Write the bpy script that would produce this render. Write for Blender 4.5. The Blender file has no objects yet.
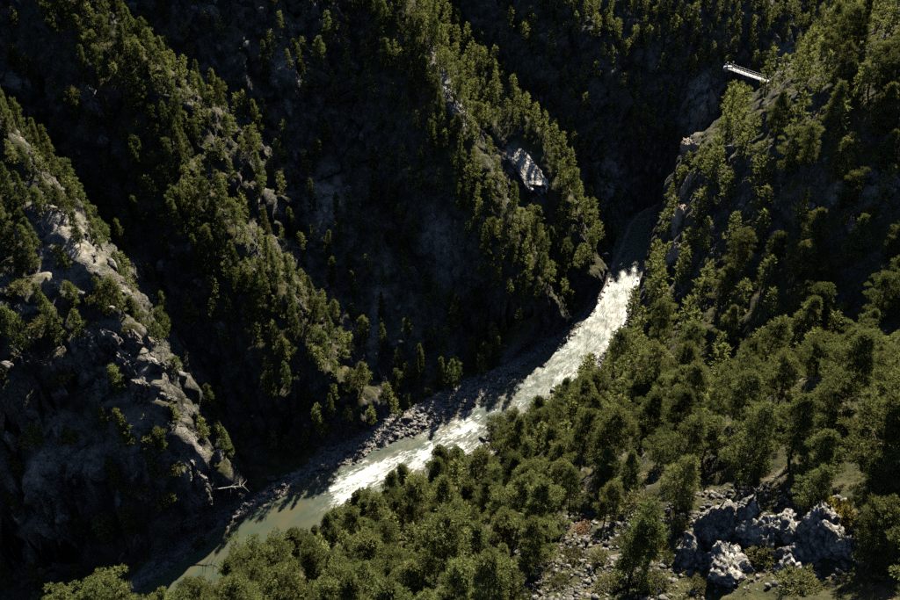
import bpy, math, random
import numpy as np
from mathutils import Vector, Matrix
from mathutils.bvhtree import BVHTree

R_ = math.radians
random.seed(7)
rng = np.random.default_rng(11)
scene = bpy.context.scene
COL = scene.collection

# ------------------------------------------------------------------ camera
CAM = np.array([0.0, 0.0, 120.0])
PITCH = R_(35.0)
FPX = 706.0                                   # focal length in photo pixels (900 wide)
cam_d = bpy.data.cameras.new("camera")
cam_d.sensor_width = 36.0
cam_d.lens = 36.0 * FPX / 900.0
cam_d.clip_start = 0.5
cam_d.clip_end = 5000
cam = bpy.data.objects.new("camera", cam_d)
cam.location = CAM
cam.rotation_euler = (math.pi / 2 - PITCH, 0, 0)
COL.objects.link(cam)
scene.camera = cam

# ------------------------------------------------------------------ light
SUN_AZ = R_(20.0)                             # to the right of the viewing direction (+Y)
SUN_EL = R_(37.0)
world = bpy.data.worlds.new("World")
scene.world = world
world.use_nodes = True
wn = world.node_tree.nodes
sky = wn.new("ShaderNodeTexSky")
sky.sky_type = 'NISHITA'
sky.sun_disc = False
sky.sun_elevation = SUN_EL
sky.sun_rotation = SUN_AZ
sky.altitude = 2500
sky.air_density = 0.9
sky.dust_density = 0.3
wn["Background"].inputs["Strength"].default_value = 0.05
world.node_tree.links.new(sky.outputs[0], wn["Background"].inputs["Color"])
sun_d = bpy.data.lights.new("sun", 'SUN')
sun_d.energy = 5.0
sun_d.angle = R_(0.5)
sun_d.color = (1.0, 0.93, 0.80)
sun = bpy.data.objects.new("sun", sun_d)
sv = Vector((math.sin(SUN_AZ) * math.cos(SUN_EL), math.cos(SUN_AZ) * math.cos(SUN_EL), math.sin(SUN_EL)))
sun.rotation_euler = (-sv).to_track_quat('-Z', 'Y').to_euler()
sun.location = (200, 200, 300)
COL.objects.link(sun)
vs = scene.view_settings
vs.view_transform = 'Standard'
vs.look = 'None'
vs.exposure = 1.55
vs.gamma = 1.0
vs.use_curve_mapping = False
scene.cycles.max_bounces = 5
scene.cycles.diffuse_bounces = 0
scene.cycles.transparent_max_bounces = 8
scene.cycles.use_denoising = False

# ------------------------------------------------------------------ small helpers
def ray(px, py):
    u = (px - 450.0) / FPX
    v = (300.0 - py) / FPX
    c, s = math.cos(PITCH), math.sin(PITCH)
    return np.array([u, c + v * s, -s + v * c])

def at(px, py, t):
    return CAM + ray(px, py) * t

def project(P):
    P = np.atleast_2d(P) - CAM
    c, s = math.cos(PITCH), math.sin(PITCH)
    f = P[:, 1] * c - P[:, 2] * s
    u = P[:, 0] / f
    v = (P[:, 1] * s + P[:, 2] * c) / f
    return 450 + u * FPX, 300 - v * FPX, f

def tag(o, label=None, cat=None, group=None, kind=None):
    if label: o["label"] = label
    if cat: o["category"] = cat
    if group: o["group"] = group
    if kind: o["kind"] = kind
    return o

def mesh_np(name, V, F, mat=None, smooth=False, col=None):
    """V (n,3), F (m,k) numpy arrays -> mesh"""
    me = bpy.data.meshes.new(name)
    V = np.asarray(V, np.float32); F = np.asarray(F, np.int32)
    k = F.shape[1]
    me.vertices.add(len(V)); me.vertices.foreach_set("co", V.ravel())
    me.loops.add(F.size); me.loops.foreach_set("vertex_index", F.ravel())
    me.polygons.add(len(F))
    me.polygons.foreach_set("loop_start", np.arange(0, F.size, k, dtype=np.int32))
    me.polygons.foreach_set("loop_total", np.full(len(F), k, np.int32))
    if smooth:
        me.polygons.foreach_set("use_smooth", np.ones(len(F), bool))
    me.update(calc_edges=True)
    if col is not None:
        a = me.attributes.new("tint", 'FLOAT', 'POINT')
        a.data.foreach_set("value", np.asarray(col, np.float32))
    if mat: me.materials.append(mat)
    return me

def obj(name, me, parent=None, loc=None):
    o = bpy.data.objects.new(name, me)
    COL.objects.link(o)
    if parent: o.parent = parent
    if loc is not None: o.location = loc
    return o

# ------------------------------------------------------------------ numpy noise
_perm = np.random.default_rng(3).permutation(256).astype(np.int32)
_perm = np.concatenate([_perm, _perm, _perm])
_grad = np.random.default_rng(5).normal(size=(256, 3)); _grad /= np.linalg.norm(_grad, axis=1)[:, None]
_grad = _grad.astype(np.float32)

def perlin(P):
    P = np.asarray(P, np.float32)
    i = np.floor(P).astype(np.int32); f = P - i; i &= 255
    w = f * f * f * (f * (f * 6 - 15) + 10)
    out = 0
    for dx in (0, 1):
        wx = w[:, 0] if dx else 1 - w[:, 0]
        hx = _perm[i[:, 0] + dx]
        for dy in (0, 1):
            wy = w[:, 1] if dy else 1 - w[:, 1]
            hy = _perm[hx + i[:, 1] + dy]
            for dz in (0, 1):
                wz = w[:, 2] if dz else 1 - w[:, 2]
                h = _perm[hy + i[:, 2] + dz] & 255
                g = _grad[h]
                out = out + wx * wy * wz * (g[:, 0] * (f[:, 0] - dx) + g[:, 1] * (f[:, 1] - dy) + g[:, 2] * (f[:, 2] - dz))
    return out * 1.6

def fbm(P, oct=4, ridged=False):
    a, s, tot = 0, 1.0, 0
    for k in range(oct):
        n = perlin(P * (2.03 ** k) + k * 17.3)
        if ridged: n = 1 - 2 * np.abs(n)
        a = a + n * s; tot += s; s *= 0.5
    return a / tot

_cell = np.random.default_rng(9).random((256, 3)).astype(np.float32)
def worley(P):
    """returns (F1, F2, id value in 0..1)"""
    P = np.asarray(P, np.float32)
    i = np.floor(P).astype(np.int32); f = P - i
    f1 = np.full(len(P), 9.0, np.float32); f2 = f1.copy(); idv = np.zeros(len(P), np.float32)
    for dx in (-1, 0, 1):
        for dy in (-1, 0, 1):
            for dz in (-1, 0, 1):
                h = _perm[_perm[_perm[(i[:, 0] + dx) & 255] + ((i[:, 1] + dy) & 255)] + ((i[:, 2] + dz) & 255)] & 255
                c = _cell[h]
                d = (c[:, 0] + dx - f[:, 0]) ** 2 + (c[:, 1] + dy - f[:, 1]) ** 2 + (c[:, 2] + dz - f[:, 2]) ** 2
                new = d < f1
                f2 = np.where(new, f1, np.minimum(f2, d))
                idv = np.where(new, c[:, 0] * 0.37 + c[:, 1] * 0.63, idv)
                f1 = np.where(new, d, f1)
    return np.sqrt(f1), np.sqrt(f2), idv

# ------------------------------------------------------------------ materials
def new_mat(name):
    m = bpy.data.materials.new(name); m.use_nodes = True
    nt = m.node_tree
    for n in list(nt.nodes): nt.nodes.remove(n)
    return m, nt, nt.nodes, nt.links

class NB:
    """tiny node builder"""
    def __init__(s, nt): s.nt = nt
    def n(s, t, **kw):
        nd = s.nt.nodes.new(t)
        for k, v in kw.items():
            if k.startswith("i_"):
                nd.inputs[k[2:].replace("_", " ")].default_value = v
            else: setattr(nd, k, v)
        return nd
    def l(s, a, b): s.nt.links.new(a, b)
    def noise(s, vec, scale, detail=4, rough=0.55, dist=0.0):
        nd = s.n("ShaderNodeTexNoise"); nd.inputs["Scale"].default_value = scale
        nd.inputs["Detail"].default_value = detail; nd.inputs["Roughness"].default_value = rough
        nd.inputs["Distortion"].default_value = dist
        if vec is not None: s.l(vec, nd.inputs["Vector"])
        return nd.outputs["Fac"]
    def ramp(s, fac, stops):
        nd = s.n("ShaderNodeValToRGB"); r = nd.color_ramp
        while len(r.elements) < len(stops): r.elements.new(0.5)
        for e, (p, c) in zip(r.elements, stops):
            e.position = p; e.color = (c, c, c, 1) if isinstance(c, (int, float)) else (*c, 1)
        s.l(fac, nd.inputs[0]); return nd.outputs[0]
    def mix(s, fac, a, b, blend='MIX'):
        nd = s.n("ShaderNodeMix"); nd.data_type = 'RGBA'; nd.blend_type = blend
        for sock, v in ((nd.inputs[0], fac), (nd.inputs[6], a), (nd.inputs[7], b)):
            if isinstance(v, bpy.types.NodeSocket): s.l(v, sock)
            elif isinstance(v, (int, float)): sock.default_value = v if sock == nd.inputs[0] else (v, v, v, 1)
            else: sock.default_value = (*v, 1)
        return nd.outputs[2]
    def math(s, op, a, b=0.0, clamp=False):
        nd = s.n("ShaderNodeMath"); nd.operation = op; nd.use_clamp = clamp
        for sock, v in zip(nd.inputs, (a, b)):
            if isinstance(v, bpy.types.NodeSocket): s.l(v, sock)
            else: sock.default_value = v
        return nd.outputs[0]

def rock_colour(b, pos, scale=1.0, gain=1.0):
    n1 = b.noise(pos, 0.12 * scale, 5, 0.6)
    n2 = b.noise(pos, 0.9 * scale, 6, 0.65, 0.3)
    n3 = b.noise(pos, 5.0 * scale, 5, 0.7)
    c = b.ramp(n2, [(0.30, (0.055, 0.053, 0.048)), (0.46, (0.12, 0.115, 0.105)), (0.60, (0.27, 0.26, 0.235)), (0.75, (0.48, 0.46, 0.42))])
    c = b.mix(1.0, c, (gain, gain * 0.985, gain * 0.95), 'MULTIPLY')
    warm = b.ramp(n1, [(0.42, 0.0), (0.62, 1.0)])
    c = b.mix(b.math('MULTIPLY', warm, 0.35), c, (0.22, 0.17, 0.115))
    # dark weather streaks run down the faces
    mp = b.n("ShaderNodeMapping"); mp.inputs["Scale"].default_value = (0.9, 0.9, 0.07); b.l(pos, mp.inputs["Vector"])
    st = b.noise(mp.outputs[0], 0.8 * scale, 4, 0.6)
    c = b.mix(b.ramp(st, [(0.50, 0.0), (0.66, 0.62)]), c, (0.095, 0.09, 0.082))
    c = b.mix(b.ramp(n3, [(0.35, 0.55), (0.55, 0.0)]), c, (0.10, 0.095, 0.085))
    dv_ = b.n("ShaderNodeVectorMath"); dv_.operation = 'ADD'
    nz_ = b.n("ShaderNodeTexNoise"); nz_.inputs["Scale"].default_value = 0.5 * scale; nz_.inputs["Detail"].default_value = 4; b.l(pos, nz_.inputs["Vector"])
    sc_ = b.n("ShaderNodeVectorMath"); sc_.operation = 'SCALE'; sc_.inputs["Scale"].default_value = 1.6 / scale; b.l(nz_.outputs["Color"], sc_.inputs[0])
    b.l(pos, dv_.inputs[0]); b.l(sc_.outputs[0], dv_.inputs[1])
    mq = b.n("ShaderNodeMapping"); mq.inputs["Scale"].default_value = (1.0, 1.0, 0.55); mq.inputs["Rotation"].default_value = (0.2, 0.35, 0.3); b.l(dv_.outputs[0], mq.inputs["Vector"])
    vo = b.n("ShaderNodeTexVoronoi"); vo.feature = 'DISTANCE_TO_EDGE'; vo.inputs["Scale"].default_value = 0.75 * scale; b.l(mq.outputs[0], vo.inputs["Vector"])
    ck = b.ramp(vo.outputs["Distance"], [(0.0, 0.75), (0.07, 0.0)])
    c = b.mix(ck, c, (0.035, 0.033, 0.03))
    vc_ = b.n("ShaderNodeTexVoronoi"); vc_.inputs["Scale"].default_value = 0.75 * scale; b.l(mq.outputs[0], vc_.inputs["Vector"])
    b.raw = n2
    n2 = b.math('ADD', b.math('SUBTRACT', n2, b.math('MULTIPLY', ck, 0.5)), b.math('MULTIPLY', vc_.outputs["Distance"], -0.35))
    return c, n2, n3

def make_rock_mat(name, scale=1.0, bump=0.35, moss=0.25, gain=1.0):
    m, nt, N, L = new_mat(name); b = NB(nt)
    geo = b.n("ShaderNodeNewGeometry")
    pos = geo.outputs["Position"]
    c, n2, n3 = rock_colour(b, pos, scale, gain)
    mo = b.ramp(b.noise(pos, 0.7 * scale, 5, 0.7), [(0.56, 0.0), (0.66, moss)])
    c = b.mix(mo, c, (0.07, 0.065, 0.028))
    p = b.n("ShaderNodeBsdfPrincipled"); p.inputs["Roughness"].default_value = 0.92
    p.inputs["Specular IOR Level"].default_value = 0.15
    L.new(c, p.inputs["Base Color"])
    bp = b.n("ShaderNodeBump"); bp.inputs["Strength"].default_value = 0.8; bp.inputs["Distance"].default_value = bump
    h = b.math('ADD', n2, b.math('MULTIPLY', n3, 0.4))
    L.new(h, bp.inputs["Height"]); L.new(bp.outputs[0], p.inputs["Normal"])
    o = b.n("ShaderNodeOutputMaterial"); L.new(p.outputs[0], o.inputs[0])
    return m

def make_terrain_mat():
    m, nt, N, L = new_mat("terrain_ground"); b = NB(nt)
    geo = b.n("ShaderNodeNewGeometry"); pos = geo.outputs["Position"]
    sep = b.n("ShaderNodeSeparateXYZ"); L.new(geo.outputs["Normal"], sep.inputs[0])
    c, n2, n3 = rock_colour(b, pos, 1.0)
    raw = b.raw
    # vegetation and soil where the ground is less steep
    nz = b.math('ADD', sep.outputs[2], b.math('MULTIPLY', b.math('SUBTRACT', b.noise(pos, 0.35, 6, 0.7), 0.5), 0.75))
    veg = b.ramp(nz, [(0.50, 0.0), (0.70, 1.0)])
    vn = b.noise(pos, 0.6, 6, 0.75)
    vc = b.ramp(vn, [(0.30, (0.028, 0.034, 0.012)), (0.48, (0.065, 0.066, 0.024)), (0.60, (0.125, 0.10, 0.046)), (0.74, (0.21, 0.165, 0.095))])
    sto = b.n('ShaderNodeAttribute', attribute_name='stony').outputs['Fac']
    veg = b.math('MULTIPLY', veg, b.math('SUBTRACT', 1.0, b.math('MULTIPLY', sto, 0.8)))
    c = b.mix(veg, c, vc)
    # dark lichen and scrub patches, strengthened to paint deeper shade into the cliffs
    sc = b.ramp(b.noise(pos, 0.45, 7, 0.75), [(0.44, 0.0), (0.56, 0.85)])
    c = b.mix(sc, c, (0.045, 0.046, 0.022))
    at_ = b.n("ShaderNodeAttribute", attribute_name="gravel")
    gv = b.ramp(b.noise(pos, 2.2, 5, 0.8), [(0.30, (0.11, 0.105, 0.095)), (0.5, (0.25, 0.24, 0.22)), (0.7, (0.43, 0.42, 0.39))])
    c = b.mix(at_.outputs["Fac"], c, gv)
    bd = b.n("ShaderNodeAttribute", attribute_name="bed")
    bc = b.ramp(b.noise(pos, 0.9, 6, 0.8), [(0.3, (0.06, 0.055, 0.04)), (0.5, (0.16, 0.125, 0.08)), (0.7, (0.26, 0.19, 0.12))])
    c = b.mix(bd.outputs["Fac"], c, bc)
    ba = b.n("ShaderNodeAttribute", attribute_name="bare")
    cb, _, _ = rock_colour(b, pos, 1.6, 1.6)
    bfac = b.math('MULTIPLY', ba.outputs['Fac'], b.ramp(b.noise(pos, 0.5, 6, 0.7), [(0.36, 0.05), (0.56, 0.95)]))
    c = b.mix(bfac, c, b.mix(0.5, cb, (0.52, 0.48, 0.41)))
    p = b.n("ShaderNodeBsdfPrincipled"); p.inputs["Roughness"].default_value = 0.95
    p.inputs["Specular IOR Level"].default_value = 0.1
    L.new(c, p.inputs["Base Color"])
    bp = b.n("ShaderNodeBump"); bp.inputs["Strength"].default_value = 0.9; bp.inputs["Distance"].default_value = 0.5
    h = b.mix(veg, n2, raw)
    h = b.math('ADD', h, b.math('MULTIPLY', n3, 0.4))
    L.new(h, bp.inputs["Height"]); L.new(bp.outputs[0], p.inputs["Normal"])
    o = b.n("ShaderNodeOutputMaterial"); L.new(p.outputs[0], o.inputs[0])
    return m

def make_leaf_mat(name, dark, light, trans, hue_var=0.03):
    m, nt, N, L = new_mat(name); b = NB(nt)
    a = b.n("ShaderNodeAttribute", attribute_name="tint")
    oi = b.n("ShaderNodeObjectInfo")
    c = b.mix(a.outputs["Fac"], dark, light)
    t = b.mix(a.outputs["Fac"], tuple(x * 0.6 for x in trans), trans)
    outs = []
    for col in (c, t):
        hs = b.n("ShaderNodeHueSaturation")
        L.new(b.math('ADD', b.math('MULTIPLY', oi.outputs["Random"], -hue_var), 0.5 + hue_var * 0.5), hs.inputs["Hue"])
        L.new(b.math('ADD', b.math('MULTIPLY', b.math('FRACT', b.math('MULTIPLY', oi.outputs["Random"], 37.7)), 0.65), 0.68), hs.inputs["Value"])
        L.new(col, hs.inputs["Color"]); outs.append(hs.outputs[0])
    d = b.n("ShaderNodeBsdfDiffuse"); L.new(outs[0], d.inputs[0])
    tr = b.n("ShaderNodeBsdfTranslucent"); L.new(outs[1], tr.inputs[0])
    ad = b.n("ShaderNodeAddShader"); L.new(d.outputs[0], ad.inputs[0]); L.new(tr.outputs[0], ad.inputs[1])
    o = b.n("ShaderNodeOutputMaterial"); L.new(ad.outputs[0], o.inputs[0])
    return m

def make_plain(name, c1, c2, scale=3.0, rough=0.85, metal=0.0):
    m, nt, N, L = new_mat(name); b = NB(nt)
    tc = b.n("ShaderNodeTexCoord")
    c = b.ramp(b.noise(tc.outputs["Object"], scale, 5, 0.65), [(0.35, c1), (0.65, c2)])
    p = b.n("ShaderNodeBsdfPrincipled"); p.inputs["Roughness"].default_value = rough; p.inputs["Metallic"].default_value = metal
    L.new(c, p.inputs["Base Color"])
    o = b.n("ShaderNodeOutputMaterial"); L.new(p.outputs[0], o.inputs[0])
    return m

def make_water():
    m, nt, N, L = new_mat("river_water"); b = NB(nt)
    geo = b.n("ShaderNodeNewGeometry"); pos = geo.outputs["Position"]
    rp = b.n("ShaderNodeAttribute", attribute_name="rapids").outputs["Fac"]
    fl = b.n("ShaderNodeAttribute", attribute_name="flow")             # along / across the stream
    mp = b.n("ShaderNodeMapping"); mp.inputs["Scale"].default_value = (0.35, 1.0, 1.0); L.new(fl.outputs["Vector"], mp.inputs["Vector"])
    f1 = b.noise(mp.outputs[0], 1.5, 8, 0.74, 1.2)
    f2 = b.noise(mp.outputs[0], 0.22, 3, 0.5, 0.3)
    thr = b.math('ADD', b.math('MULTIPLY', f1, 0.62), b.math('MULTIPLY', f2, 0.38))
    foam = b.math('ADD', thr, b.math('MULTIPLY', b.math('SUBTRACT', rp, 0.6), 0.34))
    foam = b.ramp(foam, [(0.60, 0.0), (0.70, 0.9)])
    h = b.math('ADD', b.noise(mp.outputs[0], 0.9, 4, 0.6, 0.4), b.math('MULTIPLY', b.noise(mp.outputs[0], 3.2, 3, 0.6), 0.22))
    bp = b.n("ShaderNodeBump"); bp.inputs["Distance"].default_value = 0.6
    L.new(b.math('ADD', b.math('MULTIPLY', rp, 0.75), 0.05), bp.inputs["Strength"]); L.new(h, bp.inputs["Height"])
    tr = b.n("ShaderNodeBsdfTransparent"); tr.inputs[0].default_value = (0.50, 0.66, 0.54, 1)
    df = b.n("ShaderNodeBsdfDiffuse"); L.new(b.ramp(b.noise(mp.outputs[0], 0.35, 5, 0.6), [(0.38, (0.10, 0.145, 0.095)), (0.62, (0.175, 0.165, 0.09))]), df.inputs[0])
    mx = b.n("ShaderNodeMixShader"); mx.inputs[0].default_value = 0.45
    L.new(tr.outputs[0], mx.inputs[1]); L.new(df.outputs[0], mx.inputs[2])
    gl = b.n("ShaderNodeBsdfGlossy"); L.new(b.math("ADD", b.math("MULTIPLY", rp, 0.52), 0.10), gl.inputs["Roughness"]); L.new(bp.outputs[0], gl.inputs["Normal"])
    fr = b.n("ShaderNodeFresnel"); fr.inputs[0].default_value = 1.33
    m2 = b.n("ShaderNodeMixShader"); L.new(fr.outputs[0], m2.inputs[0]); L.new(mx.outputs[0], m2.inputs[1]); L.new(gl.outputs[0], m2.inputs[2])
    fo = b.n("ShaderNodeBsdfDiffuse"); fo.inputs[0].default_value = (0.66, 0.68, 0.66, 1)
    m3 = b.n("ShaderNodeMixShader"); L.new(foam, m3.inputs[0]); L.new(m2.outputs[0], m3.inputs[1]); L.new(fo.outputs[0], m3.inputs[2])
    o = b.n("ShaderNodeOutputMaterial"); L.new(m3.outputs[0], o.inputs[0])
    return m

M = {}
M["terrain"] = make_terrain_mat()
M["rock"] = make_rock_mat("limestone", 1.0, 0.35, 0.6, 1.35)
M["rock_near"] = make_rock_mat("limestone_weathered", 2.6, 0.14, 0.5, 2.1)
M["pale"] = make_rock_mat("fresh_limestone", 1.3, 0.4, 0.1, 3.0)
M["tan"] = make_plain("tan_limestone", (0.20, 0.15, 0.105), (0.46, 0.37, 0.28), 1.6, 0.95)
M["scree"] = make_rock_mat("scree_stone", 2.6, 0.08, 0.5, 1.05)
M["boulder"] = make_rock_mat("river_boulder", 1.5, 0.2, 0.1, 1.3)
M["water"] = make_water()
M["pine"] = make_leaf_mat("pine_needles", (0.036, 0.045, 0.015), (0.132, 0.146, 0.046), (0.062, 0.064, 0.016))
M["spruce"] = make_leaf_mat("spruce_needles", (0.040, 0.047, 0.017), (0.132, 0.148, 0.048), (0.062, 0.070, 0.017))
M["shrub"] = make_leaf_mat("shrub_leaves", (0.045, 0.050, 0.018), (0.150, 0.138, 0.058), (0.07, 0.066, 0.018))
M["yellow"] = make_leaf_mat("autumn_yellow_leaves", (0.12, 0.095, 0.02), (0.27, 0.20, 0.045), (0.11, 0.08, 0.012))
M["orange"] = make_leaf_mat("autumn_orange_leaves", (0.12, 0.055, 0.025), (0.28, 0.13, 0.06), (0.1, 0.045, 0.015))
M["bark"] = make_plain("pine_bark", (0.055, 0.042, 0.032), (0.15, 0.115, 0.09), 4.0)
M["dead"] = make_plain("dead_wood", (0.24, 0.22, 0.20), (0.46, 0.43, 0.39), 5.0)
M["deck"] = make_plain("grey_planks", (0.36, 0.35, 0.33), (0.56, 0.55, 0.52), 2.0)
M["steel"] = make_plain("galvanised_steel", (0.30, 0.30, 0.30), (0.46, 0.46, 0.46), 2.0, 0.5, 0.5)
M["concrete"] = make_plain("concrete", (0.34, 0.33, 0.31), (0.52, 0.51, 0.48), 2.0)

# ------------------------------------------------------------------ river course
RIV = np.array([(-330, -40), (-160, 24), (-100, 42), (-66, 60), (-38, 87), (-13, 105), (9.5, 121), (28.5, 139.5), (43, 157),
                (58, 191), (66, 212), (80, 223), (105, 229), (150, 252), (240, 330), (420, 470)], float)
RW = np.array([8, 7, 7, 7, 9, 8.0, 6.3, 6.8, 5.6, 3.9, 3.4, 3.4, 3.6, 5, 6, 6], float)   # half widths
RZ = np.array([-6, -3, -1.0, -0.2, 0, 0.5, 1.2, 1.9, 2.5, 3.6, 4.2, 4.8, 5.6, 8, 14, 20], float)
WL = np.array([2, 1, 0.4, 0.4, 1.5, 5.5, 6.5, 2.0, 1.0, 1, .5, .5, .5, 1, 2, 2], float)             # gravel bar, far bank
WRt = np.array([2, 2, 2, 3, 4, 5, 5, 4, 1.5, 1, .5, .5, .5, 1, 2, 2], float)                   # gravel bar, near bank
KL = np.array([2, 3, 4.5, 5, 4.5, 3.0, 3.0, 3.5, 3.5, 4, 4, 4, 3, 2.2, 2, 2], float)
KR = np.array([1.5, 1.8, 2.0, 2.0, 1.7, 1.5, 1.4, 1.6, 3.5, 4.5, 4.5, 4, 3, 2, 2, 2], float)

def smooth_poly(P, cols, n=6):
    # Catmull-Rom resample
    out = []; Q = np.column_stack([P] + cols)
    for i in range(len(Q) - 1):
        p0 = Q[max(i - 1, 0)]; p1 = Q[i]; p2 = Q[i + 1]; p3 = Q[min(i + 2, len(Q) - 1)]
        for k in range(n):
            t = k / n
            out.append(0.5 * (2 * p1 + (p2 - p0) * t + (2 * p0 - 5 * p1 + 4 * p2 - p3) * t * t + (3 * p1 - p0 - 3 * p2 + p3) * t ** 3))
    out.append(Q[-1]); return np.array(out)

RS = smooth_poly(RIV, [RW, RZ, WL, WRt, KL, KR], 5)
RLEN = np.concatenate([[0], np.cumsum(np.linalg.norm(np.diff(RS[:, :2], axis=0), axis=1))])

def near_poly(X, Y, P, extra):
    """nearest point of polyline: distance, signed side (+ = left of travel), interpolated extra columns"""
    bd = np.full(X.shape, 1e9); side = np.zeros(X.shape); ex = np.zeros(X.shape + (extra.shape[1],))
    for i in range(len(P) - 1):
        ax, ay = P[i]; bx, by = P[i + 1]; dx, dy = bx - ax, by - ay
        t = np.clip(((X - ax) * dx + (Y - ay) * dy) / (dx * dx + dy * dy), 0, 1)
        qx, qy = ax + t * dx, ay + t * dy
        d = np.hypot(X - qx, Y - qy)
        m = d < bd
        bd = np.where(m, d, bd)
        side = np.where(m, np.sign(dx * (Y - ay) - dy * (X - ax)), side)
        ex = np.where(m[..., None], extra[i] * (1 - t[..., None]) + extra[i + 1] * t[..., None], ex)
    return bd, side, ex

# ------------------------------------------------------------------ spurs of the far (left) bank, foot to top
def spur(pts):
    return np.array(pts, float)
SP = {
 "A": spur([(-50, 84, 4), (-52, 93, 22), (-60, 104, 41), (-71, 112, 57), (-82, 122, 72), (-105, 135, 96), (-150, 150, 130), (-230, 170, 170)]),
 "B": spur([(-29, 112, 2), (-28, 121, 16), (-43, 135, 34), (-61, 148, 52), (-69, 164, 70), (-88, 178, 84), (-120, 200, 110), (-180, 230, 150), (-260, 260, 190)]),
 "C": spur([(14, 138, 2), (24, 150, 13), (13.5, 169, 31), (-2.8, 196, 55), (-15, 221, 74), (-34, 250, 100), (-65, 290, 135), (-110, 340, 175)]),
 "D": spur([(37, 165, 3), (38, 169, 12), (32, 184, 26), (24, 203, 41), (8, 222, 54), (-6, 236, 65), (-16, 262, 88), (-30, 300, 120), (-50, 350, 160)]),
}
# camera-side profile: list of (distance, drop)
PROF_L = {"A": [(0, 0), (22, 7), (28, 23), (38, 54), (60, 110)],
          "B": [(0, 0), (8, 4), (15, 18), (34, 56), (60, 100)],
          "C": [(0, 0), (8, 4), (15, 16), (34, 54), (70, 100)],
          "D": [(0, 0), (10, 3), (15, 14), (30, 45), (60, 100)]}
SLOPE_R = {"A": 3.2, "B": 1.35, "C": 1.3, "D": 1.4}

# right bank and near slope: scattered height points, smooth interpolation
RP = np.array([
 (-140, 10, 40), (-90, 20, 44), (-60, 34, 38), (-44, 42, 39), (-30, 44, 42.5), (-17, 49, 33), (-16, 40, 49), (0, 46, 51), (-6, 56, 35.5), (7, 67, 35), (16, 77, 35), (25, 84, 36), (0, 37, 60),
 (-30, 20, 66), (0, 0, 84), (10, 46, 56), (22, 36, 73), (27, 26, 80), (45, 30, 90), (36, 48, 76), (21, 60, 54), (20, 98, 18),
 (33, 60, 60), (44, 48, 70), (42, 60, 59), (60, 45, 88), (80, 40, 104),
 (46, 101, 36), (54, 95, 43), (65, 90, 50), (74, 90, 57), (88, 86, 74), (57, 76, 52), (110, 80, 105), (44, 113, 33), (36, 100, 34),
 (49, 135, 23), (54, 150, 36), (62, 164, 49), (58, 124, 45), (68, 124, 67), (76, 150, 70), (90, 152, 80), (83, 122, 78), (120, 145, 114), (160, 170, 150),
 (70, 178, 42), (79, 182, 50), (82, 197, 46), (97, 214, 51), (104, 188, 70), (130, 232, 64), (165, 225, 100),
 (210, 200, 160), (200, 100, 175), (160, 20, 160), (80, -20, 130), (0, -60, 120), (-100, -60, 90), (250, 300, 90), (330, 330, 150)], float)
_d = np.linalg.norm(RP[:, None, :2] - RP[None, :, :2], axis=2)
_n = len(RP)
_A = np.zeros((_n + 3, _n + 3)); _A[:_n, :_n] = _d + 0 * np.eye(_n); _A[:_n, _n] = 1; _A[:_n, _n + 1:] = RP[:, :2]
_A[_n:, :_n] = _A[:_n, _n:].T
_w = np.linalg.solve(_A, np.concatenate([RP[:, 2], [0, 0, 0]]))

def h_right(X, Y):
    z = _w[_n] + _w[_n + 1] * X + _w[_n + 2] * Y
    for k in range(_n):
        z = z + _w[k] * np.hypot(X - RP[k, 0], Y - RP[k, 1])
    return z

def smax(a, b, k=2.5):
    h = np.clip(0.5 + 0.5 * (a - b) / k, 0, 1)
    return b * (1 - h) + a * h + k * h * (1 - h)

def smin(a, b, k=2.5): return -smax(-a, -b, k)

def height(X, Y):
    rd, rside, ex = near_poly(X, Y, RS[:, :2], np.column_stack([RS[:, 2:], RLEN]))
    hw, rz, wl, wr, kl, kr, s = [ex[..., i] for i in range(7)]
    P2 = np.stack([X.ravel(), Y.ravel(), np.zeros(X.size)], 1)
    warp = (fbm(P2 / 9.0, 3) * 2.2).reshape(X.shape)
    d = rd - hw + warp * 0.5
    # --- far bank: base wall, then spurs
    dl = np.maximum(d, 0)
    far = np.clip((s - 474) / 22, 0, 1)        # 0 near, 1 beyond the slot   (tuned with RLEN)
    base = np.interp(dl, [0, 14, 34, 68, 115], [0, 3, 15, 37, 106]) + np.maximum(dl - 115, 0) * 0.9
    basef = np.where(dl < 10, dl / 10 * 32, np.where(dl < 24, 32 + (dl - 10) * 1.45, 52.3 + (dl - 24) * 0.84))
    HL = base * (1 - far) + basef * far - 3
    for k, P in SP.items():
        wx = X + (fbm(P2 / 14.0 + 31, 3) * 1.9).reshape(X.shape); wy = Y + (fbm(P2 / 14.0 + 77, 3) * 1.9).reshape(X.shape)
        dd, sd, zz = near_poly(wx, wy, P[:, :2], P[:, 2:3])
        pl = np.array(PROF_L[k])
        dropL = np.interp(dd, pl[:, 0], pl[:, 1]) + np.maximum(dd - pl[-1, 0], 0) * 1.6
        dropR = SLOPE_R[k] * (np.sqrt(dd * dd + 6) - math.sqrt(6))
        z = zz[..., 0] - np.where(sd > 0, dropL, dropR)
        HL = smax(HL, z, 2.0)
    HR = h_right(X, Y)
    HR = HR + np.clip((X - 24) / 20, 0, 1) * np.clip((Y - 55) / 25, 0, 1) * (fbm(P2 / 22.0 + 51, 2) * 4.0).reshape(X.shape)
    # --- river cut
    left = rside > 0
    H = np.where(left, HL, HR)
    w = np.where(left, wl, wr) * np.clip(1 + warp * 0.25, 0.2, 2); k = np.where(left, kl, kr)
    lim = rz + 0.25 + 0.16 * np.minimum(dl, w) + k * np.maximum(dl - w, 0)
    lim = np.where(d < 0, rz + np.maximum(d * 0.35, -1.3) + 0.2, lim)
    H = np.where(d < w, np.minimum(np.maximum(H, lim), lim), smin(H, lim, 1.5))
    return H, d, w, left, rz, s

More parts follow.
